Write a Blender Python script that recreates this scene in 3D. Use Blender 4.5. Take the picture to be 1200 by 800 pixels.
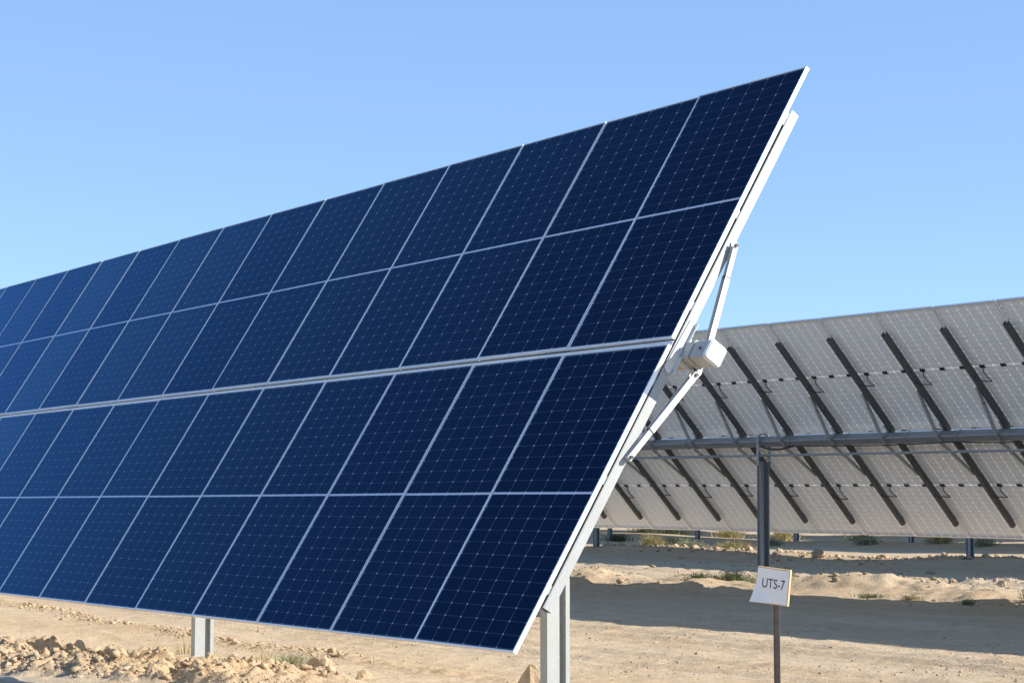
import bpy, bmesh, math, random
import numpy as np
from mathutils import Matrix, Vector

for o in list(bpy.data.objects):
    bpy.data.objects.remove(o)
S = bpy.context.scene
COL = S.collection
R = math.radians
rng = random.Random(7)
nrg = np.random.default_rng(11)

# ------------------------------------------------------------------ camera
cam = bpy.data.cameras.new('camera')
cam.sensor_width = 36.0
cam.lens = 68.45
cam.clip_end = 6000
cam_o = bpy.data.objects.new('camera', cam)
COL.objects.link(cam_o)
YAW, PITCH = -0.986, 0.0833
fw = Vector((math.sin(YAW)*math.cos(PITCH), math.cos(YAW)*math.cos(PITCH), math.sin(PITCH)))
rt = Vector((math.cos(YAW), -math.sin(YAW), 0))
up = rt.cross(fw)
CAM = Vector((9.9344, -7.8067, 1.4375))
cam_o.matrix_world = Matrix(((rt.x, up.x, -fw.x, CAM.x), (rt.y, up.y, -fw.y, CAM.y),
                             (rt.z, up.z, -fw.z, CAM.z), (0, 0, 0, 1)))
S.camera = cam_o

# ------------------------------------------------------------------ world and sun
SUN = Vector((1.25, 1.29, 1.0)).normalized()
SUN_EL = math.asin(SUN.z)
SUN_ROT = math.atan2(SUN.x, SUN.y)
w = bpy.data.worlds.new('World')
S.world = w
w.use_nodes = True
wn = w.node_tree.nodes
sky = wn.new('ShaderNodeTexSky')
sky.sky_type = 'NISHITA'
sky.sun_disc = False
sky.sun_elevation = SUN_EL
sky.sun_rotation = SUN_ROT
sky.altitude = 200
sky.air_density = 0.7
sky.dust_density = 0.0
sky.ozone_density = 3.0
bg = wn['Background']
bg.inputs['Strength'].default_value = 0.114
# a thin even veil of bright air over the clear-sky gradient
veil = wn.new('ShaderNodeMix')
veil.data_type = 'RGBA'
veil.inputs[0].default_value = 0.5
veil.inputs[7].default_value = (1.52, 2.62, 4.45, 1)
w.node_tree.links.new(sky.outputs[0], veil.inputs[6])
w.node_tree.links.new(veil.outputs[2], bg.inputs[0])

sun = bpy.data.lights.new('sun', 'SUN')
sun.energy = 4.95
sun.angle = R(0.53)
sun.color = (1.0, 0.93, 0.83)
sun_o = bpy.data.objects.new('sun', sun)
COL.objects.link(sun_o)
sun_o.rotation_euler = (-SUN).to_track_quat('-Z', 'Y').to_euler()
sun_o.location = (20, 20, 40)

S.view_settings.view_transform = 'Standard'
S.view_settings.look = 'None'
S.view_settings.exposure = 1.0
S.view_settings.gamma = 1.0
S.render.engine = 'CYCLES'
S.cycles.max_bounces = 8

# ------------------------------------------------------------------ node helpers
def new_mat(name):
    m = bpy.data.materials.new(name)
    m.use_nodes = True
    nt = m.node_tree
    return m, nt, nt.nodes['Principled BSDF']

def N(nt, t, **kw):
    n = nt.nodes.new(t)
    for k, v in kw.items():
        setattr(n, k, v)
    return n

def L(nt, a, b):
    nt.links.new(a, b)

def math_n(nt, op, a, b=None, c=None):
    n = N(nt, 'ShaderNodeMath', operation=op)
    for i, v in enumerate((a, b, c)):
        if v is None:
            continue
        if isinstance(v, (int, float)):
            n.inputs[i].default_value = v
        else:
            L(nt, v, n.inputs[i])
    return n.outputs[0]

def mixc(nt, fac, a, b):
    n = N(nt, 'ShaderNodeMix', data_type='RGBA')
    for key, v in ((0, fac), (6, a), (7, b)):
        if isinstance(v, (int, float)):
            n.inputs[key].default_value = v
        elif isinstance(v, tuple):
            n.inputs[key].default_value = (*v, 1) if len(v) == 3 else v
        else:
            L(nt, v, n.inputs[key])
    return n.outputs[2]

def noise(nt, vec, scale, detail=4, rough=0.55):
    n = N(nt, 'ShaderNodeTexNoise')
    n.inputs['Scale'].default_value = scale
    n.inputs['Detail'].default_value = detail
    n.inputs['Roughness'].default_value = rough
    if vec is not None:
        L(nt, vec, n.inputs['Vector'])
    return n.outputs['Fac']

def ramp(nt, fac, lo, hi):
    n = N(nt, 'ShaderNodeMapRange')
    n.inputs[1].default_value = lo
    n.inputs[2].default_value = hi
    L(nt, fac, n.inputs[0])
    return n.outputs[0]

def metal(name, col, rough, metallic, spangle=0.12, sc=28.0, dirt=0.0, dirtcol=(.30, .25, .18)):
    m, nt, p = new_mat(name)
    tc = N(nt, 'ShaderNodeTexCoord')
    geo = N(nt, 'ShaderNodeNewGeometry')
    f1 = noise(nt, geo.outputs['Position'], sc, 5, .65)
    f2 = noise(nt, geo.outputs['Position'], 3.1, 4, .6)
    lo = tuple(c*(1-spangle) for c in col)
    hi = tuple(min(1, c*(1+spangle)) for c in col)
    c = mixc(nt, ramp(nt, f1, .3, .7), lo, hi)
    if dirt:
        c = mixc(nt, math_n(nt, 'MULTIPLY', ramp(nt, f2, .42, .75), dirt), c, dirtcol)
    L(nt, c, p.inputs['Base Color'])
    p.inputs['Metallic'].default_value = metallic
    L(nt, math_n(nt, 'MULTIPLY_ADD', f1, .22, rough-.11), p.inputs['Roughness'])
    bp = N(nt, 'ShaderNodeBump')
    bp.inputs['Strength'].default_value = .06
    bp.inputs['Distance'].default_value = .01
    L(nt, f1, bp.inputs['Height'])
    L(nt, bp.outputs[0], p.inputs['Normal'])
    return m

M = {}
M['alu'] = metal('anodised_aluminium', (.80, .81, .82), .38, .45, .04, 14)
M['galv'] = metal('galvanised_steel', (.325, .345, .350), .50, .30, .10, 60, .25, (.24, .225, .18))
M['galv_dull'] = metal('dull_galvanised_steel', (.26, .285, .305), .5, .40, .12, 45, .25, (.17, .155, .13))
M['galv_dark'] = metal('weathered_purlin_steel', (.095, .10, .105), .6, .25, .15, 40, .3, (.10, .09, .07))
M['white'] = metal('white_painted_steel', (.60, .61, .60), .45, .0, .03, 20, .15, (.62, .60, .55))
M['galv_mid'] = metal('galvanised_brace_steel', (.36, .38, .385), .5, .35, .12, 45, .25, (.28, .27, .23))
M['dark'] = metal('dark_steel_bolt', (.08, .08, .08), .5, .5, .2)

def plain(name, col, rough=.6, var=.15, sc=25):
    m, nt, p = new_mat(name)
    geo = N(nt, 'ShaderNodeNewGeometry')
    f = noise(nt, geo.outputs['Position'], sc, 4)
    L(nt, mixc(nt, ramp(nt, f, .3, .7), tuple(c*(1-var) for c in col), tuple(min(1, c*(1+var)) for c in col)), p.inputs['Base Color'])
    p.inputs['Roughness'].default_value = rough
    return m

M['plastic'] = plain('black_plastic', (.018, .018, .019), .5)
M['paper'] = plain('white_paper_sheet', (.80, .80, .80), .7, .03, 12)
M['ink'] = plain('black_ink', (.015, .015, .017), .6)
M['rust'] = plain('rusty_brown_steel', (.050, .040, .037), .65, .3, 30)

def wood_mat():
    m, nt, p = new_mat('raw_pine_wood')
    tc = N(nt, 'ShaderNodeTexCoord')
    mp = N(nt, 'ShaderNodeMapping')
    mp.inputs['Scale'].default_value = (3, 30, 60)
    L(nt, tc.outputs['Object'], mp.inputs['Vector'])
    f = noise(nt, mp.outputs[0], 3, 5, .6)
    L(nt, mixc(nt, ramp(nt, f, .35, .65), (.52, .33, .15), (.70, .50, .28)), p.inputs['Base Color'])
    p.inputs['Roughness'].default_value = .7
    return m
M['wood'] = wood_mat()

# ------------------------------------------------------------------ photovoltaic laminate
HM = 2.278
def laminate_mats(W, see_through=False):
    """front (cells under glass) and back (translucent back glass); u = object x, v = object y"""
    pu, pv = (W-.034)/6.0, (HM/2-.028)/12.0
    def base(nt):
        tc = N(nt, 'ShaderNodeTexCoord')
        sp = N(nt, 'ShaderNodeSeparateXYZ')
        L(nt, tc.outputs['Object'], sp.inputs[0])
        u, v = sp.outputs[0], sp.outputs[1]
        fu = math_n(nt, 'PINGPONG', math_n(nt, 'ADD', u, 6*pu), pu/2)          # 0 at cell edges? -> distance to nearest multiple of pu
        # pingpong(x, pu/2): 0 at multiples of pu, pu/2 at cell centres
        av = math_n(nt, 'ABSOLUTE', v)
        v2 = math_n(nt, 'SUBTRACT', av, .0085)
        fv = math_n(nt, 'PINGPONG', math_n(nt, 'ADD', v2, 0.0), pv/2)
        inu = math_n(nt, 'LESS_THAN', math_n(nt, 'ABSOLUTE', u), 3*pu-.003)
        mid = math_n(nt, 'LESS_THAN', av, .0085)
        edge_u = math_n(nt, 'GREATER_THAN', math_n(nt, 'ABSOLUTE', u), 3*pu)
        edge_v = math_n(nt, 'GREATER_THAN', v2, 12*pv)
        border = math_n(nt, 'MAXIMUM', edge_u, edge_v)
        vl = math_n(nt, 'LESS_THAN', fu, .0014)
        hl = math_n(nt, 'LESS_THAN', fv, .0011)
        dia = math_n(nt, 'LESS_THAN', math_n(nt, 'ADD', fu, fv), .0080)
        return tc, u, v, fu, fv, inu, mid, border, vl, hl, dia
    # front
    m, nt, p = new_mat('solar_cells_under_glass')
    tc, u, v, fu, fv, inu, mid, border, vl, hl, dia = base(nt)
    oi = N(nt, 'ShaderNodeObjectInfo')
    rnd = oi.outputs['Random']
    cell = mixc(nt, rnd, (.0010, .0036, .0175), (.0013, .0045, .0215))
    # faint shade differences from cell to cell
    wv = N(nt, 'ShaderNodeTexWhiteNoise', noise_dimensions='3D')
    cmb = N(nt, 'ShaderNodeCombineXYZ')
    L(nt, math_n(nt, 'FLOOR', math_n(nt, 'DIVIDE', u, pu)), cmb.inputs[0])
    L(nt, math_n(nt, 'FLOOR', math_n(nt, 'DIVIDE', v, pv)), cmb.inputs[1])
    L(nt, math_n(nt, 'MULTIPLY', rnd, 50.0), cmb.inputs[2])
    L(nt, cmb.outputs[0], wv.inputs['Vector'])
    cell = mixc(nt, math_n(nt, 'MULTIPLY', wv.outputs[0], .45), cell, (.0022, .0048, .0200))
    # fine busbars across each half cell
    c = mixc(nt, math_n(nt, 'MULTIPLY', hl, .30), cell, (.24, .29, .38))
    c = mixc(nt, math_n(nt, 'MULTIPLY', vl, .50), c, (.30, .35, .45))
    c = mixc(nt, dia, c, (.42, .46, .54))
    c = mixc(nt, mid, c, (.52, .57, .66))
    c = mixc(nt, math_n(nt, 'MULTIPLY', border, .8), c, (.06, .08, .12))
    dust = noise(nt, tc.outputs['Object'], 1.7, 5, .6)
    c = mixc(nt, math_n(nt, 'MULTIPLY', ramp(nt, dust, .35, .9), .005), c, (.42, .36, .28))
    L(nt, c, p.inputs['Base Color'])
    p.inputs['Roughness'].default_value = .6
    p.inputs['Specular IOR Level'].default_value = 0.0
    gl = N(nt, 'ShaderNodeBsdfGlossy')
    L(nt, mixc(nt, rnd, (.25, .54, 1.0), (.29, .60, 1.0)), gl.inputs['Color'])
    L(nt, math_n(nt, 'MULTIPLY_ADD', dust, .10, .08), gl.inputs['Roughness'])
    fr = N(nt, 'ShaderNodeFresnel')
    fr.inputs['IOR'].default_value = 1.12
    fac = math_n(nt, 'MULTIPLY', fr.outputs[0], math_n(nt, 'MULTIPLY_ADD', rnd, .25, 1.80))
    mx = N(nt, 'ShaderNodeMixShader')
    L(nt, math_n(nt, 'MINIMUM', fac, 1.0), mx.inputs[0])
    L(nt, p.outputs[0], mx.inputs[1]); L(nt, gl.outputs[0], mx.inputs[2])
    surf = mx.outputs[0]
    def gaps(nt=None, fu=None, fv=None, mid=None):
        g1 = math_n(nt, 'MULTIPLY', math_n(nt, 'LESS_THAN', fu, .0040), .55)
        g2 = math_n(nt, 'MULTIPLY', math_n(nt, 'LESS_THAN', fv, .0020), .30)
        g3 = math_n(nt, 'MULTIPLY', math_n(nt, 'LESS_THAN', math_n(nt, 'ADD', fu, fv), .012), .7)
        return math_n(nt, 'MAXIMUM', math_n(nt, 'MAXIMUM', g1, g2), math_n(nt, 'MAXIMUM', g3, math_n(nt, 'MULTIPLY', mid, .40)))
    if see_through:                      # clear glass between the cells lets daylight through
        tr = N(nt, 'ShaderNodeBsdfTransparent')
        m2 = N(nt, 'ShaderNodeMixShader')
        L(nt, gaps(nt, fu, fv, mid), m2.inputs[0]); L(nt, surf, m2.inputs[1]); L(nt, tr.outputs[0], m2.inputs[2])
        surf = m2.outputs[0]
    L(nt, surf, nt.nodes['Material Output'].inputs['Surface'])
    # back
    b, nt, p = new_mat('module_back_glass')
    tc, u, v, fu, fv, inu, mid, border, vl, hl, dia = base(nt)
    f = noise(nt, tc.outputs['Object'], 5.0, 4, .6)
    oi = N(nt, 'ShaderNodeObjectInfo')
    c = mixc(nt, ramp(nt, f, .3, .7), (.74, .775, .80), (.79, .82, .845))
    c = mixc(nt, math_n(nt, 'MULTIPLY', oi.outputs['Random'], .25), c, (.70, .735, .765))
    vl3 = math_n(nt, 'LESS_THAN', fu, .0075)
    hl3 = math_n(nt, 'LESS_THAN', fv, .0030)
    di3 = math_n(nt, 'LESS_THAN', math_n(nt, 'ADD', fu, fv), .017)
    c = mixc(nt, math_n(nt, 'MULTIPLY', hl3, .30), c, (.93, .93, .92))
    c = mixc(nt, math_n(nt, 'MULTIPLY', vl3, .62), c, (.95, .95, .94))
    c = mixc(nt, math_n(nt, 'MULTIPLY', di3, .8), c, (.95, .95, .94))
    c = mixc(nt, math_n(nt, 'MULTIPLY', mid, .9), c, (.90, .89, .86))
    c = mixc(nt, math_n(nt, 'MULTIPLY', border, .6), c, (.72, .71, .70))
    L(nt, c, p.inputs['Base Color'])
    p.inputs['Roughness'].default_value = .35
    p.inputs['IOR'].default_value = 1.35
    if see_through:
        tl = N(nt, 'ShaderNodeBsdfTranslucent')
        tl.inputs['Color'].default_value = (.85, .87, .88, 1)
        m2 = N(nt, 'ShaderNodeMixShader')
        L(nt, math_n(nt, 'MULTIPLY', gaps(nt, fu, fv, mid), .55), m2.inputs[0]); L(nt, p.outputs[0], m2.inputs[1]); L(nt, tl.outputs[0], m2.inputs[2])
        L(nt, m2.outputs[0], nt.nodes['Material Output'].inputs['Surface'])
    return m, b

# ------------------------------------------------------------------ mesh helpers
def finish(name, bm, mats, parent=None, smooth=False, mat=None):
    me = bpy.data.meshes.new(name)
    bm.normal_update()
    bm.to_mesh(me)
    bm.free()
    for mm in (mats if isinstance(mats, (list, tuple)) else [mats]):
        me.materials.append(mm)
    if smooth:
        me.polygons.foreach_set('use_smooth', [True]*len(me.polygons))
    o = bpy.data.objects.new(name, me)
    COL.objects.link(o)
    if parent is not None:
        o.parent = parent
    if mat is not None:
        o.matrix_local = mat
    return o

def share(src, parent, mat=None, name=None):
    o = src.copy()
    COL.objects.link(o)
    o.parent = parent
    o.matrix_parent_inverse = Matrix()
    if mat is not None:
        o.matrix_local = mat
    return o

def add_box(bm, lo, hi, mi=0, mat=None):
    vs = [bm.verts.new((x, y, z)) for x in (lo[0], hi[0]) for y in (lo[1], hi[1]) for z in (lo[2], hi[2])]
    if mat is not None:
        for q in vs:
            q.co = mat @ q.co
    for f in ((0, 1, 3, 2), (4, 6, 7, 5), (0, 4, 5, 1), (2, 3, 7, 6), (0, 2, 6, 4), (1, 5, 7, 3)):
        fc = bm.faces.new([vs[i] for i in f])
        fc.material_index = mi
    return vs

def extrude_poly(bm, pts, a, b, axis, mi=0):
    """pts: 2-D outline; extruded from a to b along axis ('x','y','z')"""
    def co(p, t):
        if axis == 'x': return (t, p[0], p[1])
        if axis == 'y': return (p[0], t, p[1])
        return (p[0], p[1], t)
    A = [bm.verts.new(co(p, a)) for p in pts]
    B = [bm.verts.new(co(p, b)) for p in pts]
    n = len(pts)
    fs = [bm.faces.new(A[::-1]), bm.faces.new(B)]
    for i in range(n):
        fs.append(bm.faces.new((A[i], A[(i+1) % n], B[(i+1) % n], B[i])))
    for f in fs:
        f.material_index = mi
    return fs

def add_tube(bm, pts, r, seg=8, mi=0):
    pts = [Vector(p) for p in pts]
    rings = []
    for i, p in enumerate(pts):
        t = (pts[min(i+1, len(pts)-1)]-pts[max(i-1, 0)]).normalized()
        a = t.orthogonal().normalized() if abs(t.z) > .95 else t.cross(Vector((0, 0, 1))).normalized()
        b = t.cross(a)
        rr = r[i] if isinstance(r, (list, tuple)) else r
        rings.append([bm.verts.new(p+(a*math.cos(k*2*math.pi/seg)+b*math.sin(k*2*math.pi/seg))*rr) for k in range(seg)])
    for q, s in zip(rings, rings[1:]):
        for k in range(seg):
            f = bm.faces.new((q[k], q[(k+1) % seg], s[(k+1) % seg], s[k]))
            f.material_index = mi
            f.smooth = True
    bm.faces.new(rings[0][::-1]).material_index = mi
    bm.faces.new(rings[-1]).material_index = mi

def fix(bm):
    bmesh.ops.recalc_face_normals(bm, faces=bm.faces)
    return bm

def empty(name, loc, label, cat, group=None):
    o = bpy.data.objects.new(name, None)
    COL.objects.link(o)
    o.location = loc
    o.empty_display_size = .3
    tag(o, label, cat, group)
    return o

def tag(o, label, cat, group=None, kind=None):
    o['label'] = label
    o['category'] = cat
    if group: o['group'] = group
    if kind: o['kind'] = kind
    return o

# ------------------------------------------------------------------ terrain
def vnoise(x, y, seed):
    xi = np.floor(x).astype(np.int64); yi = np.floor(y).astype(np.int64)
    fx = x-xi; fy = y-yi
    fx = fx*fx*fx*(fx*(fx*6-15)+10); fy = fy*fy*fy*(fy*(fy*6-15)+10)
    def h(a, b):
        k = (a*374761393+b*668265263+seed*974711) & 0x7fffffff
        k = ((k ^ (k >> 13))*1274126177) & 0x7fffffff
        k = (k ^ (k >> 16)) & 0xffffff
        return k/float(0xffffff)*2-1
    return (h(xi, yi)*(1-fx)+h(xi+1, yi)*fx)*(1-fy)+(h(xi, yi+1)*(1-fx)+h(xi+1, yi+1)*fx)*fy

def fbm(x, y, f, octv, seed, g=.5):
    s = 0; a = 1.0
    for i in range(octv):
        s = s+a*vnoise(x*f, y*f, seed+i*17)
        f *= 2.03; a *= g
    return s

def worley(x, y, f, seed):
    """domes: 1 at random cell centres, falling to 0 between them, each with its own height"""
    x = x*f; y = y*f
    xi = np.floor(x).astype(np.int64); yi = np.floor(y).astype(np.int64)
    best = np.full(x.shape, 9.0); amp = np.zeros(x.shape)
    def h(a, b, s):
        k = (a*374761393+b*668265263+(seed+s)*974711) & 0x7fffffff
        k = ((k ^ (k >> 13))*1274126177) & 0x7fffffff
        return ((k ^ (k >> 16)) & 0xffffff)/float(0xffffff)
    for i in (-1, 0, 1):
        for j in (-1, 0, 1):
            a, b = xi+i, yi+j
            d = np.hypot(a+.15+.7*h(a, b, 1)-x, b+.15+.7*h(a, b, 2)-y)
            m = d < best
            best = np.where(m, d, best); amp = np.where(m, h(a, b, 3), amp)
    return np.clip(1.35*(1-best/.72), 0, 1)**.85*(.2+.8*amp)

def sst(a, b, x):
    t = np.clip((x-a)/(b-a), 0, 1)
    return t*t*(3-2*t)

def pile_mask(x, y):
    """the churned heap of dug soil in front of the posts"""
    yc = np.interp(x, [-14, -10, -8.5, -7, -5.5, -4.2, -3, -2], [-2.6, -1.9, -1.45, -1.05, -.55, -.15, .1, .2])
    wd = np.interp(x, [-14, -9, -7, -5, -3.5, -2.2, -1.6], [1.0, .95, .85, .75, .55, .32, .15])
    e = fbm(x, y, 1.4, 3, 91)*.28
    return sst(1.0, .55, np.abs(y-yc)/wd+e)*sst(-4.0, -5.2, x)*sst(-15, -12, x)

def windrow(x, y):
    yc = np.interp(x, [-24, -19.6, -16.8, -14.1, -12.1, -10.5, -8.8, -7.5, -6.2, -5.2, -4.3, -3],
                   [2.5, 2.28, 2.08, 1.77, 1.63, 1.6, 1.5, 1.55, 1.42, 1.4, 1.3, 1.2])
    return np.exp(-((y-yc)/.20)**2)*sst(-3.2, -4.6, x)*sst(-26, -22, x)

def ridge_y(x):
    return 15.1+.55*np.sin(x*.42+.8)+.35*np.sin(x*.97+2.1)

def height(x, y):
    x = np.asarray(x, float); y = np.asarray(y, float)
    z = -.065+0*x
    z = z+.255*np.exp(-((x+.3)/2.6)**2-((y+.3)/2.2)**2)              # rise by the near post
    z = z+.04*np.exp(-((x+7.5)/2.2)**2-((y-.1)/1.6)**2)
    z = z+.035*fbm(x, y, .16, 3, 5)*sst(40, 10, np.abs(y-4)) + .10*fbm(x, y, .05, 2, 15)*sst(18, 30, y)
    near = sst(30, 14, np.hypot(x-2, y+2))
    z = z+.011*fbm(x, y, .9, 4, 31)+.008*fbm(x, y, 4.5, 5, 41, .6)*near
    # wheel tracks of the service lane
    for yc, s in ((3.4, 1), (4.0, 2), (5.3, 3), (5.85, 4), (9.2, 5), (9.8, 6)):
        c = yc+.22*np.sin(x*.21+s*.7)
        z = z-.022*np.exp(-((y-c)/.14)**2)+.013*np.exp(-((np.abs(y-c)-.25)/.09)**2)*(1+.6*vnoise(x*3, y*3, 70+s))
    # spoil ridge along the second row
    am = .13+.17*vnoise(x*.33+3.1, 0*x, 61)+.09*vnoise(x*.9, 0*x, 63)
    z = z+np.clip(am, .015, 1)*np.exp(-((y-ridge_y(x))/np.where(y > ridge_y(x), 1.1, .85))**2)*(1+.22*fbm(x, y, 1.1, 3, 65))
    z = z+.10*(1+.9*vnoise(x*.35, 0*x, 67))*np.exp(-((y-20.6+.5*np.sin(x*.3))/.7)**2)*sst(-22, -18, x)*(1+.5*fbm(x, y, 1.7, 3, 69))
    for yy, sd in ((28.6, 81), (42.6, 83), (56.6, 85)):
        am = .14+.10*vnoise(x*.21, 0*x, sd)
        z = z+am*np.exp(-((y-yy+.6*np.sin(x*.25))/1.3)**2)
    rg = np.exp(-((y-ridge_y(x)-.3)/1.6)**2)+.8*np.exp(-((y-20.6)/1.5)**2)
    z = z+rg*(.045*fbm(x, y, 2.6, 5, 191, .65)+.05*worley(x+.2*fbm(x, y, 1.5, 2, 195), y, 1.6, 197)*worley(x, y, .6, 199))
    p = pile_mask(x, y)
    m = p > .003
    if m.any():
        xm, ym = x[m], y[m]
        wx = xm+.05*fbm(xm, ym, 6, 2, 171); wy = ym+.05*fbm(xm, ym, 6, 2, 173)
        q = 1.35*(.02+.05*fbm(xm, ym, .9, 2, 175)+.11*worley(wx, wy, 2.6, 7)*worley(wx, wy, 1.1, 9)**.5+.065*worley(wx, wy, 6.5, 11)+.035*worley(wx, wy, 14, 13)+.012*fbm(xm, ym, 16, 3, 177))
        z[m] += p[m]*q
    z = z+windrow(x, y)*(.012+.03*np.abs(fbm(x, y, 5, 3, 121)))
    return z

def gz(x, y):
    return float(height(np.array([x]), np.array([y]))[0])

def axis_coords(segs):
    out = []
    for a, b, st in segs:
        out.append(np.arange(a, b-1e-6, st))
    out.append(np.array([segs[-1][1]]))
    return np.concatenate(out)

gx = axis_coords([(-2600, -600, 400), (-600, -200, 50), (-200, -90, 8), (-90, -50, 1.0), (-50, -26, .22), (-26, -14, .10), (-14, -10.5, .05), (-10.5, -3.2, .020), (-3.2, 1.6, .036), (1.6, 6, .08), (6, 30, .6), (30, 200, 12), (200, 2600, 400)])
gy = axis_coords([(-2600, -600, 400), (-600, -100, 50), (-100, -20, 5), (-20, -4, .4), (-4, -2.6, .036), (-2.6, 1.0, .020), (1.0, 3.4, .036), (3.4, 8, .055), (8, 13, .09), (13, 22, .07), (22, 34, .14), (34, 64, .35), (64, 120, 3), (120, 600, 40), (600, 2600, 400)])
GX, GY = np.meshgrid(gx, gy)
GZ = height(GX.ravel(), GY.ravel())
nx, ny = len(gx), len(gy)
me = bpy.data.meshes.new('ground')
co = np.stack([GX.ravel(), GY.ravel(), GZ], -1).astype(np.float32)
idx = np.arange(nx*ny).reshape(ny, nx)
quads = np.stack([idx[:-1, :-1], idx[:-1, 1:], idx[1:, 1:], idx[1:, :-1]], -1).reshape(-1, 4)
me.vertices.add(len(co)); me.vertices.foreach_set('co', co.ravel())
me.loops.add(quads.size); me.loops.foreach_set('vertex_index', quads.ravel().astype(np.int32))
me.polygons.add(len(quads))
me.polygons.foreach_set('loop_start', np.arange(0, quads.size, 4, dtype=np.int32))
me.polygons.foreach_set('loop_total', np.full(len(quads), 4, dtype=np.int32))
me.update(calc_edges=True)
me.polygons.foreach_set('use_smooth', np.ones(len(quads), dtype=bool))
# how churned the soil is, used to mix soil tones
at = me.attributes.new('churn', 'FLOAT', 'POINT')
at.data.foreach_set('value', np.clip(pile_mask(GX.ravel(), GY.ravel())+.6*windrow(GX.ravel(), GY.ravel()), 0, 1).astype(np.float32))
ground = bpy.data.objects.new('ground', me)
COL.objects.link(ground)
ground['kind'] = 'structure'
ground['label'] = 'bare pale sandy ground with tracks and churned soil'

def soil(name, ground_like):
    m, nt, p = new_mat(name)
    geo = N(nt, 'ShaderNodeNewGeometry')
    pos = geo.outputs['Position']
    mp = N(nt, 'ShaderNodeMapping')
    mp.inputs['Scale'].default_value = (.35, 1.5, 1)
    L(nt, pos, mp.inputs['Vector'])
    big = noise(nt, mp.outputs[0], .55, 5, .6)
    mid = noise(nt, pos, 2.6, 6, .62)
    mp2 = N(nt, 'ShaderNodeMapping')
    mp2.inputs['Scale'].default_value = (.45, 2.0, 1)
    L(nt, pos, mp2.inputs['Vector'])
    streak = noise(nt, mp2.outputs[0], 2.2, 5, .65)
    fine = noise(nt, pos, 30, 6, .75)
    blotch = noise(nt, pos, 7.5, 5, .7)
    c = mixc(nt, ramp(nt, big, .32, .68), (.405, .305, .198), (.475, .380, .268))
    c = mixc(nt, math_n(nt, 'MULTIPLY', ramp(nt, mid, .45, .75), .55), c, (.325, .228, .138))
    c = mixc(nt, math_n(nt, 'MULTIPLY', ramp(nt, streak, .55, .76), .48), c, (.540, .468, .365))
    c = mixc(nt, math_n(nt, 'MULTIPLY', ramp(nt, fine, .50, .78), .65), c, (.235, .175, .112))
    c = mixc(nt, math_n(nt, 'MULTIPLY', ramp(nt, blotch, .54, .72), .50), c, (.265, .195, .125))
    if ground_like:
        a = N(nt, 'ShaderNodeAttribute', attribute_name='churn')
        c = mixc(nt, math_n(nt, 'MULTIPLY', a.outputs['Fac'], .55), c, (.35, .242, .138))
    else:
        oi = N(nt, 'ShaderNodeNewGeometry')
        c = mixc(nt, math_n(nt, 'MULTIPLY', oi.outputs['Random Per Island'], .6), c, (.345, .252, .150))
        c = mixc(nt, math_n(nt, 'MULTIPLY', ramp(nt, oi.outputs['Random Per Island'], .75, 1), .5), c, (.25, .18, .115))
    L(nt, c, p.inputs['Base Color'])
    p.inputs['Roughness'].default_value = .95
    p.inputs['Specular IOR Level'].default_value = .15
    bp = N(nt, 'ShaderNodeBump')
    bp.inputs['Strength'].default_value = .8
    bp.inputs['Distance'].default_value = .03
    grit = noise(nt, pos, 22, 5, .7)
    L(nt, math_n(nt, 'ADD', math_n(nt, 'MULTIPLY', grit, .8), math_n(nt, 'MULTIPLY', mid, .7)), bp.inputs['Height'])
    L(nt, bp.outputs[0], p.inputs['Normal'])
    return m
M['soil'] = soil('sandy_soil', True)
M['clod'] = soil('soil_clods', False)
me.materials.append(M['soil'])

# ------------------------------------------------------------------ stones and clods
def rock_mesh(bm, c, r, sd, sub=1, flat=.75, jag=.30):
    q = random.Random(sd)
    g = bmesh.ops.create_icosphere(bm, subdivisions=sub, radius=1)
    ax = [Vector((q.uniform(-1, 1), q.uniform(-1, 1), q.uniform(-1, 1))).normalized() for _ in range(9)]
    ds = [q.uniform(.34, .80) for _ in ax]
    sc = Vector((q.uniform(.8, 1.25), q.uniform(.75, 1.1), flat*q.uniform(.8, 1.15)))
    rz = Matrix.Rotation(q.uniform(0, 6.28), 3, 'Z')
    for v in g['verts']:
        d = v.co.normalized()
        k = 1.0
        for a, s in zip(ax, ds):
            t = d.dot(a)
            if t > s: k = min(k, s/t+.02)
        k *= 1+q.uniform(-jag, jag)*.5
        p = Vector((d.x*sc.x, d.y*sc.y, d.z*sc.z))*k*r
        v.co = rz @ p+Vector(c)

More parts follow.
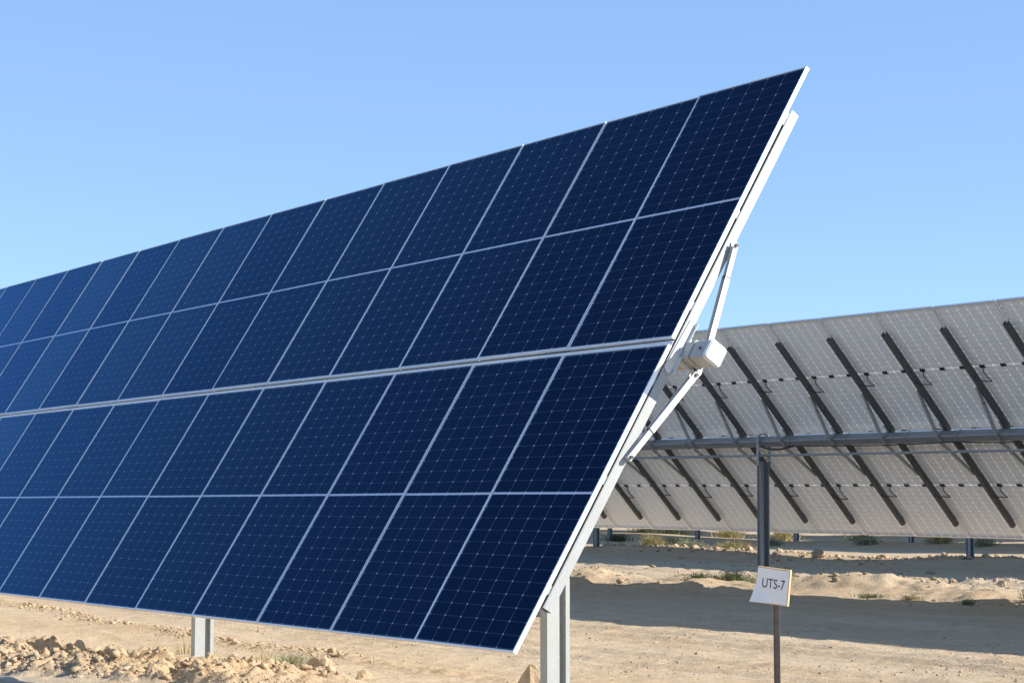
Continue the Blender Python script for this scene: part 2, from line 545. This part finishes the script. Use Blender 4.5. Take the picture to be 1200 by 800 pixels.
def clod_field(name, pts, radii, label, sub_big=.035):
    """one mesh of very many loose lumps nobody could count"""
    proto = []
    for s in range(10):
        for sub in (1, 2):
            b = bmesh.new(); rock_mesh(b, (0, 0, 0), 1, 500+s, sub)
            b.verts.ensure_lookup_table()
            V = np.array([v.co[:] for v in b.verts]); F = np.array([[v.index for v in f.verts] for f in b.faces]); b.free()
            proto.append((V, F))
    VV, FF, off = [], [], 0
    A = np.array(pts); HZ = height(A[:, 0], A[:, 1])
    for (x, y), r, hz in zip(pts, radii, HZ):
        V, F = proto[rng.randrange(10)*2+(1 if r > sub_big else 0)]
        a = rng.uniform(0, 6.283); c, s = math.cos(a), math.sin(a)
        W = V*r
        W = np.stack([W[:, 0]*c-W[:, 1]*s, W[:, 0]*s+W[:, 1]*c, W[:, 2]*rng.uniform(.8, 1.2)], -1)
        W = W+np.array([x, y, hz+r*rng.uniform(-.1, .35)])
        VV.append(W); FF.append(F+off); off += len(V)
    V = np.concatenate(VV).astype(np.float32); F = np.concatenate(FF).astype(np.int32)
    m = bpy.data.meshes.new(name)
    m.vertices.add(len(V)); m.vertices.foreach_set('co', V.ravel())
    m.loops.add(F.size); m.loops.foreach_set('vertex_index', F.ravel())
    m.polygons.add(len(F)); m.polygons.foreach_set('loop_start', np.arange(0, F.size, 3, dtype=np.int32))
    m.polygons.foreach_set('loop_total', np.full(len(F), 3, dtype=np.int32))
    m.update(calc_edges=True)
    m.materials.append(M['clod'])
    o = bpy.data.objects.new(name, m); COL.objects.link(o)
    tag(o, label, 'soil', kind='stuff')
    return o

def sample(n, x0, x1, y0, y1, fn):
    out = []
    while len(out) < n:
        X = nrg.uniform(x0, x1, 4000); Y = nrg.uniform(y0, y1, 4000)
        k = nrg.uniform(0, 1, 4000) < fn(X, Y)
        out += list(zip(X[k], Y[k]))
    return out[:n]

pts = sample(9000, -14, -3.2, -3.6, 1.0, lambda x, y: np.clip(pile_mask(x, y), 0, 1)*(.35+.65*(fbm(x, y, 1.2, 2, 131) > -.1)))
rad = [min(.085, .0085*(rng.random()+.015)**-.52) for _ in pts]
clod_field('dug_soil', pts, rad, 'heap of loose dug soil lumps in front of the panel posts')
pts = sample(2600, -24, -3, .9, 2.9, lambda x, y: windrow(x, y)*np.clip(.5+fbm(x, y, .8, 2, 141), 0, 1))
rad = [min(.06, .010*(rng.random()+.02)**-.45) for _ in pts]
clod_field('soil_windrow', pts, rad, 'low line of small soil lumps left beside the wheel tracks')
pts = sample(6500, -13, 2.5, .0, 8.5, lambda x, y: .12+.88*(fbm(x, y, .7, 3, 151) > .25))
rad = [min(.030, .0055*(rng.random()+.02)**-.45) for _ in pts]
clod_field('gravel', pts, rad, 'scattered gravel bits on the bare sandy lane')
def farfn(x, y):
    a = np.exp(-((y-17.3)/.22)**2)*.9*(fbm(x, y, .6, 2, 163) > -.35)
    b = np.exp(-((y-20.6+.5*np.sin(x*.3))/.8)**2)*sst(-21, -18, x)
    c = np.exp(-((y-29.5)/1.2)**2)*.8
    e = .55*np.exp(-((y-ridge_y(x)-.2)/.9)**2)*(fbm(x, y, .8, 3, 167) > -.1)
    return np.clip(a+b+c+e+.03, 0, 1)
pts = sample(8500, -46, -6, 13, 33, farfn)
rad = [min(.12, .017*(rng.random()+.02)**-.5)*(1 if y < 24 else 1.35) for x, y in pts]
clod_field('stony_soil', pts, rad, 'stony soil lumps scattered between the far panel rows')

def rock(x, y, r, sd, label, flat=.8, name='rock', sink=.25):
    bm = bmesh.new()
    rock_mesh(bm, (0, 0, 0), r, sd, 3, flat, .22)
    o = finish(name, fix(bm), M['clod'])
    o.location = (x, y, gz(x, y)+r*sink)
    tag(o, label, 'rock', 'rocks lying on the sand')
    return o
# the pointed slab beside the near post
bm = bmesh.new()
pr = [(-.17, -.03, -.06), (.10, -.07, -.06), (.16, .07, -.06), (-.10, .10, -.06), (-.11, -.01, .07), (.025, -.015, .195), (.055, .03, .185), (.11, .02, .06), (-.02, .08, .08), (.0, -.06, .09)]
for p_ in pr: bm.verts.new(p_)
bmesh.ops.convex_hull(bm, input=bm.verts)
bmesh.ops.subdivide_edges(bm, edges=bm.edges[:], cuts=2, use_grid_fill=True)
for v in bm.verts: v.co += Vector((rng.uniform(-1, 1), rng.uniform(-1, 1), rng.uniform(-1, 1)))*.006
o = finish('rock', fix(bm), M['clod'])
o.location = (-2.30, .45, gz(-2.30, .45)+.0); o.rotation_euler = (0, 0, R(8))
tag(o, 'pointed triangular tan rock standing beside the near steel post', 'rock', 'rocks lying on the sand')

# ------------------------------------------------------------------ solar trackers
def make_module_protos(W, see_through=False):
    """laminate, frame, junction box, cable, in module space: x along the row, y up the slope, z to the front"""
    mf, mb = laminate_mats(W, see_through)
    bm = bmesh.new()
    add_box(bm, (-W/2+.003, -HM/2+.003, -.0095), (W/2-.003, HM/2-.003, -.0040), 1)
    fix(bm)
    for f in bm.faces:
        if f.normal.z > .5: f.material_index = 0
    lam = finish('solar_module', bm, [mf, mb])
    bm = bmesh.new()
    prof = [(0, 0), (.0095, 0), (.0095, -.0035), (.0022, -.0035), (.0022, -.028), (.026, -.028), (.026, -.030), (0, -.030)]
    loops = []
    for sx, sy in ((-1, -1), (1, -1), (1, 1), (-1, 1)):
        loops.append([bm.verts.new((sx*(W/2-d), sy*(HM/2-d), z)) for d, z in prof])
    for a in range(4):
        A, B = loops[a], loops[(a+1) % 4]
        for k in range(len(prof)):
            bm.faces.new((A[k], A[(k+1) % len(prof)], B[(k+1) % len(prof)], B[k]))
    fr = finish('module_frame', fix(bm), M['alu'])
    bm = bmesh.new()
    add_box(bm, (-.048, -.026, -.027), (.048, .026, -.0098))
    bmesh.ops.bevel(bm, geom=bm.edges[:], offset=.004, segments=1, affect='EDGES')
    jb = finish('junction_box', fix(bm), M['plastic'])
    cb = []
    for k in range(4):
        q = random.Random(k+3)
        bm = bmesh.new()
        x0 = .34*W-.02
        sg = q.uniform(.75, 1.3)
        add_tube(bm, [(x0+.02, -.02, -.02), (x0+.03, -.08*sg, -.05), (x0-.02, -.15*sg, -.08), (x0-.07, -.21*sg, -.085),
                      (x0+.0, -.205*sg, -.09), (x0+.10, -.17*sg, -.12), (x0+.18, -.13, -.13), (W/2+.10, -.06, -.06), (W/2+.13, -.02, -.02)], .0075, 6)
        cb.append(finish('cable', bm, M['plastic']))
    return dict(W=W, lam=lam, frame=fr, jb=jb, cable=cb)

PN_TUBE = -.185       # tube centre behind the glass
TS = .068             # half side of the square tube

def make_row_protos(dark):
    """purlin, strut, clamp, bracket etc. in tilted space: x along the row, y up the slope, z to the front"""
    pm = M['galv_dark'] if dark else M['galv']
    d = {}
    def purlin(x0, x1):
        bm = bmesh.new()
        b = .009
        k = .0035
        pts = [(x0, -.049-b), (x0+.003, -.049), (x0+.010, -.049), (x0+.010, -.049-k), (x0+k, -.049-k), (x0+k, -.120+k), (x1-k, -.120+k), (x1-k, -.049-k), (x1-.010, -.049-k), (x1-.010, -.049), (x1-.003, -.049), (x1, -.049-b), (x1, -.118), (x1-.003, -.120), (x0+.003, -.120), (x0, -.118)]
        extrude_poly(bm, pts, -1.965, 1.955, 'y')
        return finish('purlin', fix(bm), pm)
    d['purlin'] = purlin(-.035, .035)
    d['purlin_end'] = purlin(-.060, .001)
    bm = bmesh.new()
    add_box(bm, (-.02, -.03, -.0485), (.02, .03, -.0305))
    add_tube(bm, [(0, 0, -.1205), (0, 0, -.128)], .009, 6)
    d['clamp'] = finish('clamp', fix(bm), M['galv_dull'])
    # saddle that carries the purlin on the tube
    bm = bmesh.new()
    pts = [(.205, -.070), (.212, -.098), (.10, -.125), (.082, -.250), (-.082, -.250), (-.10, -.125), (-.196, -.106), (-.198, -.086), (-.18, -.052)]
    extrude_poly(bm, pts, .0365, .0420, 'x')
    add_box(bm, (.0365, -.190, -.1215), (.070, .205, -.1185))
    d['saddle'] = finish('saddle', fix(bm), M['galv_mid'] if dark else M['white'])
    # strut pair; x is measured from the purlin's outer face
    def strut(sg, nm):
        a = Vector((.022, sg*.835, -.107)); b = Vector((.036, sg*.085, -.268))
        t = (b-a).normalized(); xx = Vector((1, 0, 0)); nn = t.cross(xx).normalized(); xx = nn.cross(t)
        Lh = (b-a).length
        mt = Matrix((( xx.x, nn.x, t.x, a.x), (xx.y, nn.y, t.y, a.y), (xx.z, nn.z, t.z, a.z), (0, 0, 0, 1)))
        bm = bmesh.new()
        def chan(h, wd, za, zb_):
            add_box(bm, (h-.003, -wd, za), (h, wd, zb_), 0, mt)
            add_box(bm, (-h, -wd, za), (-h+.003, wd, zb_), 0, mt)
            k = (-wd, -wd+.003) if sg > 0 else (wd-.003, wd)
            add_box(bm, (-h+.003, k[0], za), (h-.003, k[1], zb_), 0, mt)
        chan(.016, .0185, -.02, Lh*.30)
        chan(.019, .0215, Lh*.31, Lh)
        add_box(bm, (-.0188, -.0212, Lh*.30), (.0188, .0212, Lh*.31), 1, mt)
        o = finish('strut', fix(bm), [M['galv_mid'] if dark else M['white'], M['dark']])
        for z in (.0, Lh-.015):
            bm = bmesh.new()
            add_tube(bm, [mt @ Vector((.017, 0, z)), mt @ Vector((.031, 0, z))], .013, 6)
            finish('bolt', fix(bm), M['dark'], o)
        return o
    d['strut'] = [strut(1, 'a'), strut(-1, 'b')]
    bm = bmesh.new()
    extrude_poly(bm, [(-.05, -.2545), (.05, -.2545), (.12, -.285), (.07, -.300), (.0, -.282), (-.07, -.300), (-.12, -.285)], .030, .052, 'x')
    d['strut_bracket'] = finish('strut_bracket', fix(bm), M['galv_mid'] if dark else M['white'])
    # strap round the tube
    bm = bmesh.new()
    def ring(h, x0, x1, r):
        o_ = []
        for cx, cy in ((1, 1), (-1, 1), (-1, -1), (1, -1)):
            for k in range(4):
                a = math.atan2(cy, cx)-math.pi/4+k*math.pi/6
                o_.append(((h-r)*cx+r*math.cos(a), PN_TUBE+(h-r)*cy+r*math.sin(a)))
        return o_
    extrude_poly(bm, ring(TS+.006, 0, 0, .016), -.020, .020, 'x')
    d['strap'] = finish('tube_strap', fix(bm), M['galv_dull'] if dark else M['galv'])
    d['ring'] = ring
    return d

def post_mesh(parent, x, z_top, z_bot, tube_y, mat, bear, outer):
    """sigma-section driven post, with its bearing; root space"""
    bm = bmesh.new()
    y0 = tube_y-.095
    t = .005
    out = [(-.088, 0), (0, 0), (0, .105), (-.050, .105), (-.050, .160), (0, .160), (0, .195), (-.005, .195), (-.005, .165), (-.055, .165), (-.055, .100), (-.005, .100), (-.005, t), (-.083, t), (-.083, .02), (-.088, .02)]
    s = 1 if outer > 0 else -1
    pts = [(x+.05+p[0] if s > 0 else x-.05-p[0], y0+p[1]) for p in out]
    extrude_poly(bm, pts, z_bot, z_top, 'z')
    o = finish('post', fix(bm), mat, parent)
    return o

def bearing(parent, x, zc, yc, mat, post):
    bm = bmesh.new()
    n = 20
    ro, ri = .140, .128
    for k in range(n):
        a0, a1 = R(-20+220*k/n), R(-20+220*(k+1)/n)
        q = []
        for xx in (x-.03, x+.03):
            for a in (a0, a1):
                for r_ in (ri, ro):
                    q.append(bm.verts.new((xx, yc+r_*math.cos(a), zc+r_*math.sin(a))))
        for f in ((1, 3, 7, 5), (0, 4, 6, 2), (0, 2, 3, 1), (4, 5, 7, 6)):
            bm.faces.new([q[i] for i in f])
    for s in (-1, 1):
        yl = yc+s*ro*math.cos(R(20))
        add_box(bm, (x-.03, min(yl, yl-s*.012), zc-.40), (x+.03, max(yl, yl-s*.012), zc-.045))
    add_tube(bm, [(x-.035, yc-.152, zc-.24), (x-.035, yc+.152, zc-.24)], .014, 8)
    bmesh.ops.remove_doubles(bm, verts=bm.verts, dist=.0005)
    o = finish('bearing', fix(bm), mat, post)
    return o

def tracker(label, x0, y0, z0, yaw, slope, theta, cols, P, protos, rows, dark, posts, full, end_cap, group, tube_x, purl_range, flip):
    """root on the ground below the tube; cols = module column centres in row space"""
    root = empty('solar_tracker', (x0, y0, z0-2.5), label, 'solar panels', group)
    root.rotation_euler = (0, slope, yaw)
    T = Matrix.Translation((0, 0, 2.5)) @ Matrix.Rotation(theta, 4, 'X')
    G = .0505
    if True:
        for i, c in enumerate(cols):
            for s in (1, -1):
                jit = Matrix.Rotation(rng.gauss(0, .0022), 4, 'X') @ Matrix.Rotation(rng.gauss(0, .0022), 4, 'Y')
                mt = T @ Matrix.Translation((c+rng.gauss(0, .0009), s*(G/2+HM/2)+rng.gauss(0, .0015), 0)) @ jit
                lam = share(protos['lam'], root, mt)
                share(protos['frame'], lam)
                if full:
                    W = protos['W']
                    for fx in (-.34*W, 0.0, .34*W):
                        share(protos['jb'], lam, Matrix.Translation((fx, 0, 0)))
                    if flip or i > 0:
                        share(protos['cable'][rng.randrange(4)], lam)
    ty, tz = -math.sin(theta)*PN_TUBE, 2.5+math.cos(theta)*PN_TUBE
    # purlins with their struts
    for x, is_end in purl_range:
        pu = share(rows['purlin_end' if is_end else 'purlin'], root, T @ Matrix.Translation((x, 0, 0)))
        if full:
            for v in (-1.85, -1.05, -.30, .30, 1.05, 1.85):
                share(rows['clamp'], pu, Matrix.Translation(((-.028 if is_end else 0), v, 0)))
            off = -.034 if is_end else 0.0
            share(rows['saddle'], root, T @ Matrix.Translation((x+off, 0, 0)))
            for st in rows['strut']:
                a = share(st, root, T @ Matrix.Translation((x+(.002 if is_end else .036), 0, 0)))
                for ch in st.children: share(ch, a)
            share(rows['strut_bracket'], root, T @ Matrix.Translation((x+(.0 if is_end else .034), 0, 0)))
            share(rows['strap'], root, T @ Matrix.Translation((x+(.09 if not is_end else .085), 0, 0)))
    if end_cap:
        bm = bmesh.new()
        add_box(bm, (min(cols)-P/2+.004, -.040, -.0335), (max(cols)+P/2-.004, .0165, -.0308))  # added plate closing the module gap against leaking sun spots
        cs = finish('sun_block_strip', fix(bm), M['alu'], root, mat=T)
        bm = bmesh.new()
        add_box(bm, (min(cols)-P/2+.004, .0170, -.0325), (max(cols)+P/2-.004, .0300, -.0303))  # black strip standing in for the shade line under the upper modules
        finish('slot_shade_strip', fix(bm), M['plastic'], cs)
    # torque tube in lengths that meet at thin dark joints
    bm = bmesh.new()
    extrude_poly(bm, rows['ring'](TS, 0, 0, .018), tube_x[0], tube_x[1], 'x')
    tube = finish('torque_tube', fix(bm), M['galv_dull'] if dark else M['galv'], root, mat=T)
    if end_cap:
        bm = bmesh.new()
        extrude_poly(bm, rows['ring'](TS+.003, 0, 0, .024), end_cap-.012, end_cap+.018, 'x')
        bmesh.ops.bevel(bm, geom=[e for e in bm.edges if all(v.co.x > end_cap for v in e.verts)], offset=.006, segments=2, affect='EDGES')
        finish('end_cap', fix(bm), M['white'], tube)
        bm = bmesh.new()
        add_tube(bm, [(end_cap-.075, .0, PN_TUBE+TS+.0005), (end_cap-.075, .0, PN_TUBE+TS+.006)], .011, 8)
        finish('bolt', bm, M['dark'], tube)
        bm = bmesh.new()
        add_tube(bm, [(.10, -.02, PN_TUBE-TS-.004), (.075, -.045, PN_TUBE-TS-.008), (.06, -.075, PN_TUBE-TS+.01), (.07, -.085, PN_TUBE-.02)], .004, 6)
        finish('cable', bm, M['plastic'], tube)
    for x in posts:
        wx = (root.rotation_euler.to_matrix() @ Vector((x, ty, 0)))+root.location
        zb = gz(wx.x, wx.y)-root.location.z-.35-(wx.z-root.location.z)
        po = post_mesh(root, x, tz-.33, zb, ty, M['galv_dull'] if dark else M['galv'], None, 1)
        bearing(root, x, tz, ty, M['galv_dull'] if dark else M['galv'], po)
    return root, T, ty, tz

GRP = 'rows of solar panels on single tubes'
# first row, seen from its glass side
TH1 = 1.0125
P1 = 1.1743
pr1 = make_module_protos(P1-.008)
rw1 = make_row_protos(False)
cols1 = [-(j+.5)*P1 for j in range(20)]
purl1 = [(0.0, True)]+[(-j*P1, False) for j in range(1, 20)]
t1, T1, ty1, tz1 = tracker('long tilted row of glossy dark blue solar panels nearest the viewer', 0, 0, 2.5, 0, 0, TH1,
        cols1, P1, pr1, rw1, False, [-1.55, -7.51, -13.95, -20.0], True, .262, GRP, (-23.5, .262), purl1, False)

# second row, seen from its underside, tilted the other way
TH2 = .8064
P2 = 1.16
pr2 = make_module_protos(P2-.008, True)
rw2 = make_row_protos(True)
YA2, SL2, U2 = .0102, -.0070, -14.3164
X2 = -15.2
def row2x(u):            # world x offset of the second row -> its own x (it faces the other way)
    return -(u-X2)
cols2 = [row2x(U2+(j+.5)*P2) for j in range(-15, 16)]
purl2 = [(row2x(U2+j*P2), False) for j in range(-15, 17)]
y2 = 13.9857+YA2*X2
z2 = 2.5019+SL2*X2
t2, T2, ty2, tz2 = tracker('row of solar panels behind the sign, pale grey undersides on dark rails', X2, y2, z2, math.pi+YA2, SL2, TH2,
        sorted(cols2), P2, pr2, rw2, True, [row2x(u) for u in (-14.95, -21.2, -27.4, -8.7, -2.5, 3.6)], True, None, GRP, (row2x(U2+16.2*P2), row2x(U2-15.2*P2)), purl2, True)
# drive rod below the second row's tube
bm = bmesh.new()
add_tube(bm, [(row2x(5), ty2, tz2-.232), (row2x(-31.5), ty2, tz2-.232)], .021, 10)
add_tube(bm, [(row2x(-16.0), ty2, tz2-.232), (row2x(-17.9), ty2, tz2-.232)], .027, 10)
finish('drive_rod', bm, M['galv_dull'], t2)
# loose black leads hanging under the tube beside the post
bm = bmesh.new()
def hang(xa, xb, sag, r, n=12):
    add_tube(bm, [(row2x(xa+(xb-xa)*k/n), ty2+.075, tz2-.085-sag*4*(k/n)*(1-k/n)) for k in range(n+1)], r, 6)
hang(-14.9, -14.2, .055, .016); hang(-14.93, -14.1, .045, .013); hang(-14.05, -10.6, .028, .010); hang(-10.6, -8.4, .03, .010)
finish('hanging_cable', bm, M['plastic'], t2)
# joints of the tube
for u in (-19.6, -17.9, -14.2, -12.9, -11.6, -10.55, -16.9):
    share(rw2['strap'], t2, T2 @ Matrix.Translation((row2x(u), 0, 0)) @ Matrix.Scale(.35, 4, (1, 0, 0)))

# rows beyond, of which the photo shows the posts and the shadows
def far_row(y, posts, xa, xb, label):
    xm = posts[0]
    n = int((xb-xa)/P2)
    cols = [-(xa+(k+.5)*P2-xm) for k in range(n)]
    pr = [(-(xa+k*P2-xm), False) for k in range(0, n+1)]
    tracker(label, xm, y, 2.53, math.pi, 0, TH2, sorted(cols), P2, pr2, rw2, True, [-(p-xm) for p in posts], False, None, GRP,
            (-(xb-xm)-.2, -(xa-xm)+.2), pr, True)
far_row(28.0, [-39.2, -31.45, -23.7, -46.95, -54.7, -15.95], -60, -8, 'third row of solar panels, two of its steel posts visible under the second row')
far_row(42.0, [-57.5, -51.55, -45.65, -39.65, -33.7, -63.5], -80, -28, 'fourth row of solar panels, its small far posts showing below the second row')
far_row(56.0, [-76.5, -68.9, -61.4, -53.7, -46.2], -94, -42, 'farthest row of solar panels, almost hidden behind the other rows')

# prototypes were copied; drop the originals
for d in (pr1, pr2, rw1, rw2):
    for k, v in d.items():
        for o in (v if isinstance(v, list) else [v]):
            if isinstance(o, bpy.types.Object):
                for ch in list(o.children): bpy.data.objects.remove(ch)
                bpy.data.objects.remove(o)

# ------------------------------------------------------------------ sign
sx, sy = .36, .57
sg = empty('sign', (sx, sy, gz(sx, sy)), 'white paper sign reading UTS-7 on a small wooden board and thin rusty post', 'sign')
zb = sg.location.z
bm = bmesh.new()
add_box(bm, (-.019, -.019, -.3), (.019, .019, .80))
bmesh.ops.bevel(bm, geom=[e for e in bm.edges if abs(e.verts[0].co.z-e.verts[1].co.z) > .5], offset=.004, segments=1, affect='EDGES')
po = finish('sign_post', fix(bm), M['rust'], sg)
po.rotation_euler = (0, 0, R(58))
# board: local x to the right as read, y away from the reader
view = math.atan2(CAM.x-sx, -(CAM.y-sy))       # heading from sign to camera, measured from -Y
BA = view-R(24)
bmat = Matrix.Translation((.0, 0, 2.5-1.5-zb-.085)) @ Matrix.Rotation(BA, 4, 'Z') @ Matrix.Rotation(R(6.0), 4, 'Y') @ Matrix.Translation((0, -.045, 0))
BW, BH = .228, .232
bm = bmesh.new()
add_box(bm, (-BW/2, -.012, -BH/2), (BW/2, .012, BH/2))
bmesh.ops.bevel(bm, geom=bm.edges[:], offset=.002, segments=1, affect='EDGES')
board = finish('sign_board', fix(bm), M['wood'], sg, mat=bmat)
# sheet with its lower left corner curling away
bm = bmesh.new()
nx_, nz_ = 16, 16
grid = []
for i in range(nx_+1):
    col = []
    for k in range(nz_+1):
        a, b = i/nx_, k/nz_
        x = -BW/2+.003+(BW-.010)*a; z = -BH/2+.006+(BH-.014)*b
        cu = max(0, 1-(a+b*.75)/.55)
        x -= .022*cu**1.3; y = -.0135-.045*cu**1.5
        z -= .004*cu
        col.append((x, y, z))
    grid.append(col)
F_ = [[bm.verts.new(p) for p in c] for c in grid]
for i in range(nx_):
    for k in range(nz_):
        bm.faces.new((F_[i][k], F_[i+1][k], F_[i+1][k+1], F_[i][k+1])).smooth = True
sheet = finish('paper_sheet', bm, M['paper'], board)
cu = bpy.data.curves.new('lettering', 'FONT')
cu.body = 'UTS-7'
cu.size = .086
cu.align_x = 'CENTER'; cu.align_y = 'CENTER'
cu.extrude = .0004
to = bpy.data.objects.new('lettering_curve', cu)
COL.objects.link(to)
bpy.context.view_layer.update()
me_t = bpy.data.meshes.new_from_object(to.evaluated_get(bpy.context.evaluated_depsgraph_get()))
bpy.data.objects.remove(to)
me_t.materials.clear(); me_t.materials.append(M['ink'])
lt = bpy.data.objects.new('lettering', me_t)
COL.objects.link(lt)
lt.parent = sheet
lt.matrix_local = Matrix.Translation((.004, -.0146, .012)) @ Matrix.Rotation(R(90), 4, 'X') @ Matrix.Scale(.72, 4, (1, 0, 0))

# ------------------------------------------------------------------ weeds and shrubs
def leaf_mat(name, a, b):
    m, nt, p = new_mat(name)
    g = N(nt, 'ShaderNodeNewGeometry')
    L(nt, mixc(nt, g.outputs['Random Per Island'], a, b), p.inputs['Base Color'])
    p.inputs['Roughness'].default_value = .7
    p.inputs['Transmission Weight'].default_value = 0
    return m
M['dry'] = leaf_mat('dry_yellow_grass', (.40, .32, .13), (.30, .26, .12))
M['grey_green'] = leaf_mat('grey_green_weed', (.20, .22, .12), (.36, .35, .21))
M['green'] = leaf_mat('green_weed', (.07, .10, .035), (.15, .17, .07))
M['scrub'] = leaf_mat('dark_scrub', (.05, .065, .03), (.11, .12, .06))

def weed(x, y, h, wd, n, mat, label, name='weed', cat='weed', group='weeds growing on the sand', upright=.6, leafy=True, width=.006):
    bm = bmesh.new()
    q = random.Random(int(abs(x*131+y*17)*10))
    for k in range(n):
        a = q.uniform(0, 6.283); rr = abs(q.gauss(0, .42))*wd/2
        bx, by = rr*math.cos(a), rr*math.sin(a)
        hh = h*q.uniform(.35, 1.0)*(1-.35*min(1, rr/(wd/2)))
        ln = Vector((math.cos(a)*q.uniform(.1, 1)*(1-upright)+q.gauss(0, .12), math.sin(a)*q.uniform(.1, 1)*(1-upright)+q.gauss(0, .12), 1)).normalized()
        pts = []
        for s in range(4):
            t = s/3
            pts.append(Vector((bx, by, -.02))+ln*hh*t+Vector((math.cos(a), math.sin(a), -.4))*hh*.22*t*t)
        sd = Vector((-math.sin(a+q.uniform(-1, 1)), math.cos(a), 0)).normalized()
        wv = width*q.uniform(.6, 1.4)
        prev = None
        for s, p_ in enumerate(pts):
            ww = wv*(1-s/3.3)
            cur = (bm.verts.new(p_-sd*ww), bm.verts.new(p_+sd*ww))
            if prev: bm.faces.new((prev[0], prev[1], cur[1], cur[0]))
            prev = cur
        if leafy:
            for _ in range(q.randrange(2, 6)):
                t = q.uniform(.3, 1)
                c = pts[0].lerp(pts[3], t)
                d1 = Vector((q.gauss(0, 1), q.gauss(0, 1), q.gauss(.4, .6))).normalized()*width*q.uniform(2, 5)
                d2 = d1.orthogonal().normalized()*width*q.uniform(.5, 1.2)
                bm.faces.new([bm.verts.new(c), bm.verts.new(c+d1*.5+d2), bm.verts.new(c+d1), bm.verts.new(c+d1*.5-d2)])
    o = finish(name, bm, mat)
    o.location = (x, y, gz(x, y))
    tag(o, label, cat, group)
    return o

weed(-6.55, .62, .22, .62, 420, M['grey_green'], 'feathery grey green weed on the sand right of the left steel post', upright=.35, width=.0035)
weed(-7.35, .70, .20, .50, 70, M['dry'], 'thin dry weed at the right foot of the left steel post', upright=.4, width=.0028)
weed(-8.35, .35, .22, .45, 60, M['dry'], 'thin dry stalks standing just left of the left steel post', upright=.7, width=.0028)
weed(-44.2, 33.9, .60, .95, 420, M['dry'], 'yellow dry bush in the gap left of the other tufts', name='bush', cat='bush', upright=.7, width=.014)
weed(-40.0, 32.1, .48, 1.5, 420, M['grey_green'], 'pale grey green tuft, middle one of the sunlit tufts under the second row', upright=.55, width=.014)
weed(-37.8, 32.2, .46, 2.0, 460, M['dry'], 'wide pale yellow tuft nearest to the second row post', upright=.55, width=.014)
weed(-17.7, 15.3, .26, .9, 420, M['green'], 'low green weed on the shaded bank farther left of the sign', upright=.55, width=.008)
weed(-18.5, 15.2, .22, .8, 300, M['green'], 'small dark green weed at the left end of the weedy bank', upright=.5, width=.008)
weed(-16.9, 15.5, .34, 1.1, 560, M['grey_green'], 'taller grey green weed on the bank just left of the second row post', upright=.65, width=.008)
weed(-16.1, 15.2, .30, .6, 300, M['grey_green'], 'grey green weed at the foot of the second row post', upright=.7, width=.008)
weed(-10.5, 13.8, .14, .35, 60, M['green'], 'tiny weed on the shadow line at right', upright=.7, width=.008)
weed(-9.95, 14.6, .34, .5, 110, M['green'], 'sprig of green stalks on the bank at the right edge', upright=.85, width=.008)
weed(-21.8, 16.2, .16, .5, 160, M['grey_green'], 'very small pale weed beside the line of stones', upright=.4, width=.008)
weed(-13.4, 14.6, .12, .8, 120, M['green'], 'flat scrap of weed on the shaded bank right of the sign', upright=.3, width=.008)
weed(-12.2, 14.3, .16, .5, 130, M['dry'], 'small dry tuft on the bank right of the sign', upright=.5, width=.007)
weed(-19.6, 15.6, .18, .6, 170, M['dry'], 'dry yellowish tuft at the left end of the bank beside the front panels', upright=.5, width=.007)
sc = [(-52.5, 38.5, .40, 1.3, 0), (-47.5, 37.5, .35, 1.2, 2), (-43.4, 38.6, .40, 1.1, 1), (-40.9, 40.9, .35, 1.0, 1), (-38.4, 42.0, .34, 1.0, 2),
      (-36.2, 41.8, .36, .9, 1), (-33.9, 42.6, .32, 1.0, 2), (-58.0, 45.5, .7, 2.2, 0), (-54.5, 46.0, .8, 1.8, 2), (-49.5, 44.6, .8, 1.5, 2),
      (-62.5, 47.5, .8, 2.2, 0), (-46.5, 46.0, .6, 1.6, 0)]
lab = ['low dark scrub bush seen in the far gap below the second row', 'small greyish green tuft by the far posts below the second row', 'pale dry bush in the far gap below the second row']
seen = {}
for x, y, h, wd, k in sc:
    weed(x, y, h, wd, 260, (M['scrub'], M['grey_green'], M['dry'])[k], lab[k], name='bush', cat='bush',
         group='%s plants in the far gap' % ('dark', 'green', 'dry')[k], upright=.5, width=.02)

# ------------------------------------------------------------------ separate rocks
rk = [(-14.35, 18.75, .13, 'squat brown rock on the bright sand strip near the right edge'),
      (-27.6, 30.9, .26, 'large pale rock beside the third row post at right'),
      (-29.9, 28.6, .26, 'reddish brown rock behind the shaded ridge right of the sign'),
      (-6.95, -.95, .12, 'rounded clod in the middle of the dug soil heap'),
      (-7.45, -1.15, .13, 'broad pale clod on the dug soil heap left of the post'),
      (-6.05, -.85, .12, 'large rounded clod at the lower edge of the soil heap'),
      (-7.05, .05, .11, 'dark sided clod at the foot of the left steel post'),
      (-4.95, .10, .11, 'biggest split clod on the right end of the soil heap'),
      (-4.75, .40, .085, 'brown clod with a flat shaded side, right of the split clod'),
      (-8.35, -.75, .12, 'upright clod on the back edge of the soil heap'),
      (-7.95, -.45, .10, 'small upright clod behind the soil heap near the left post'),
      (-5.15, -.15, .11, 'clod left of the split clod on the soil heap')]
for k, (x, y, r, lb) in enumerate(rk):
    rock(x, y, r, 900+k, lb, .85)
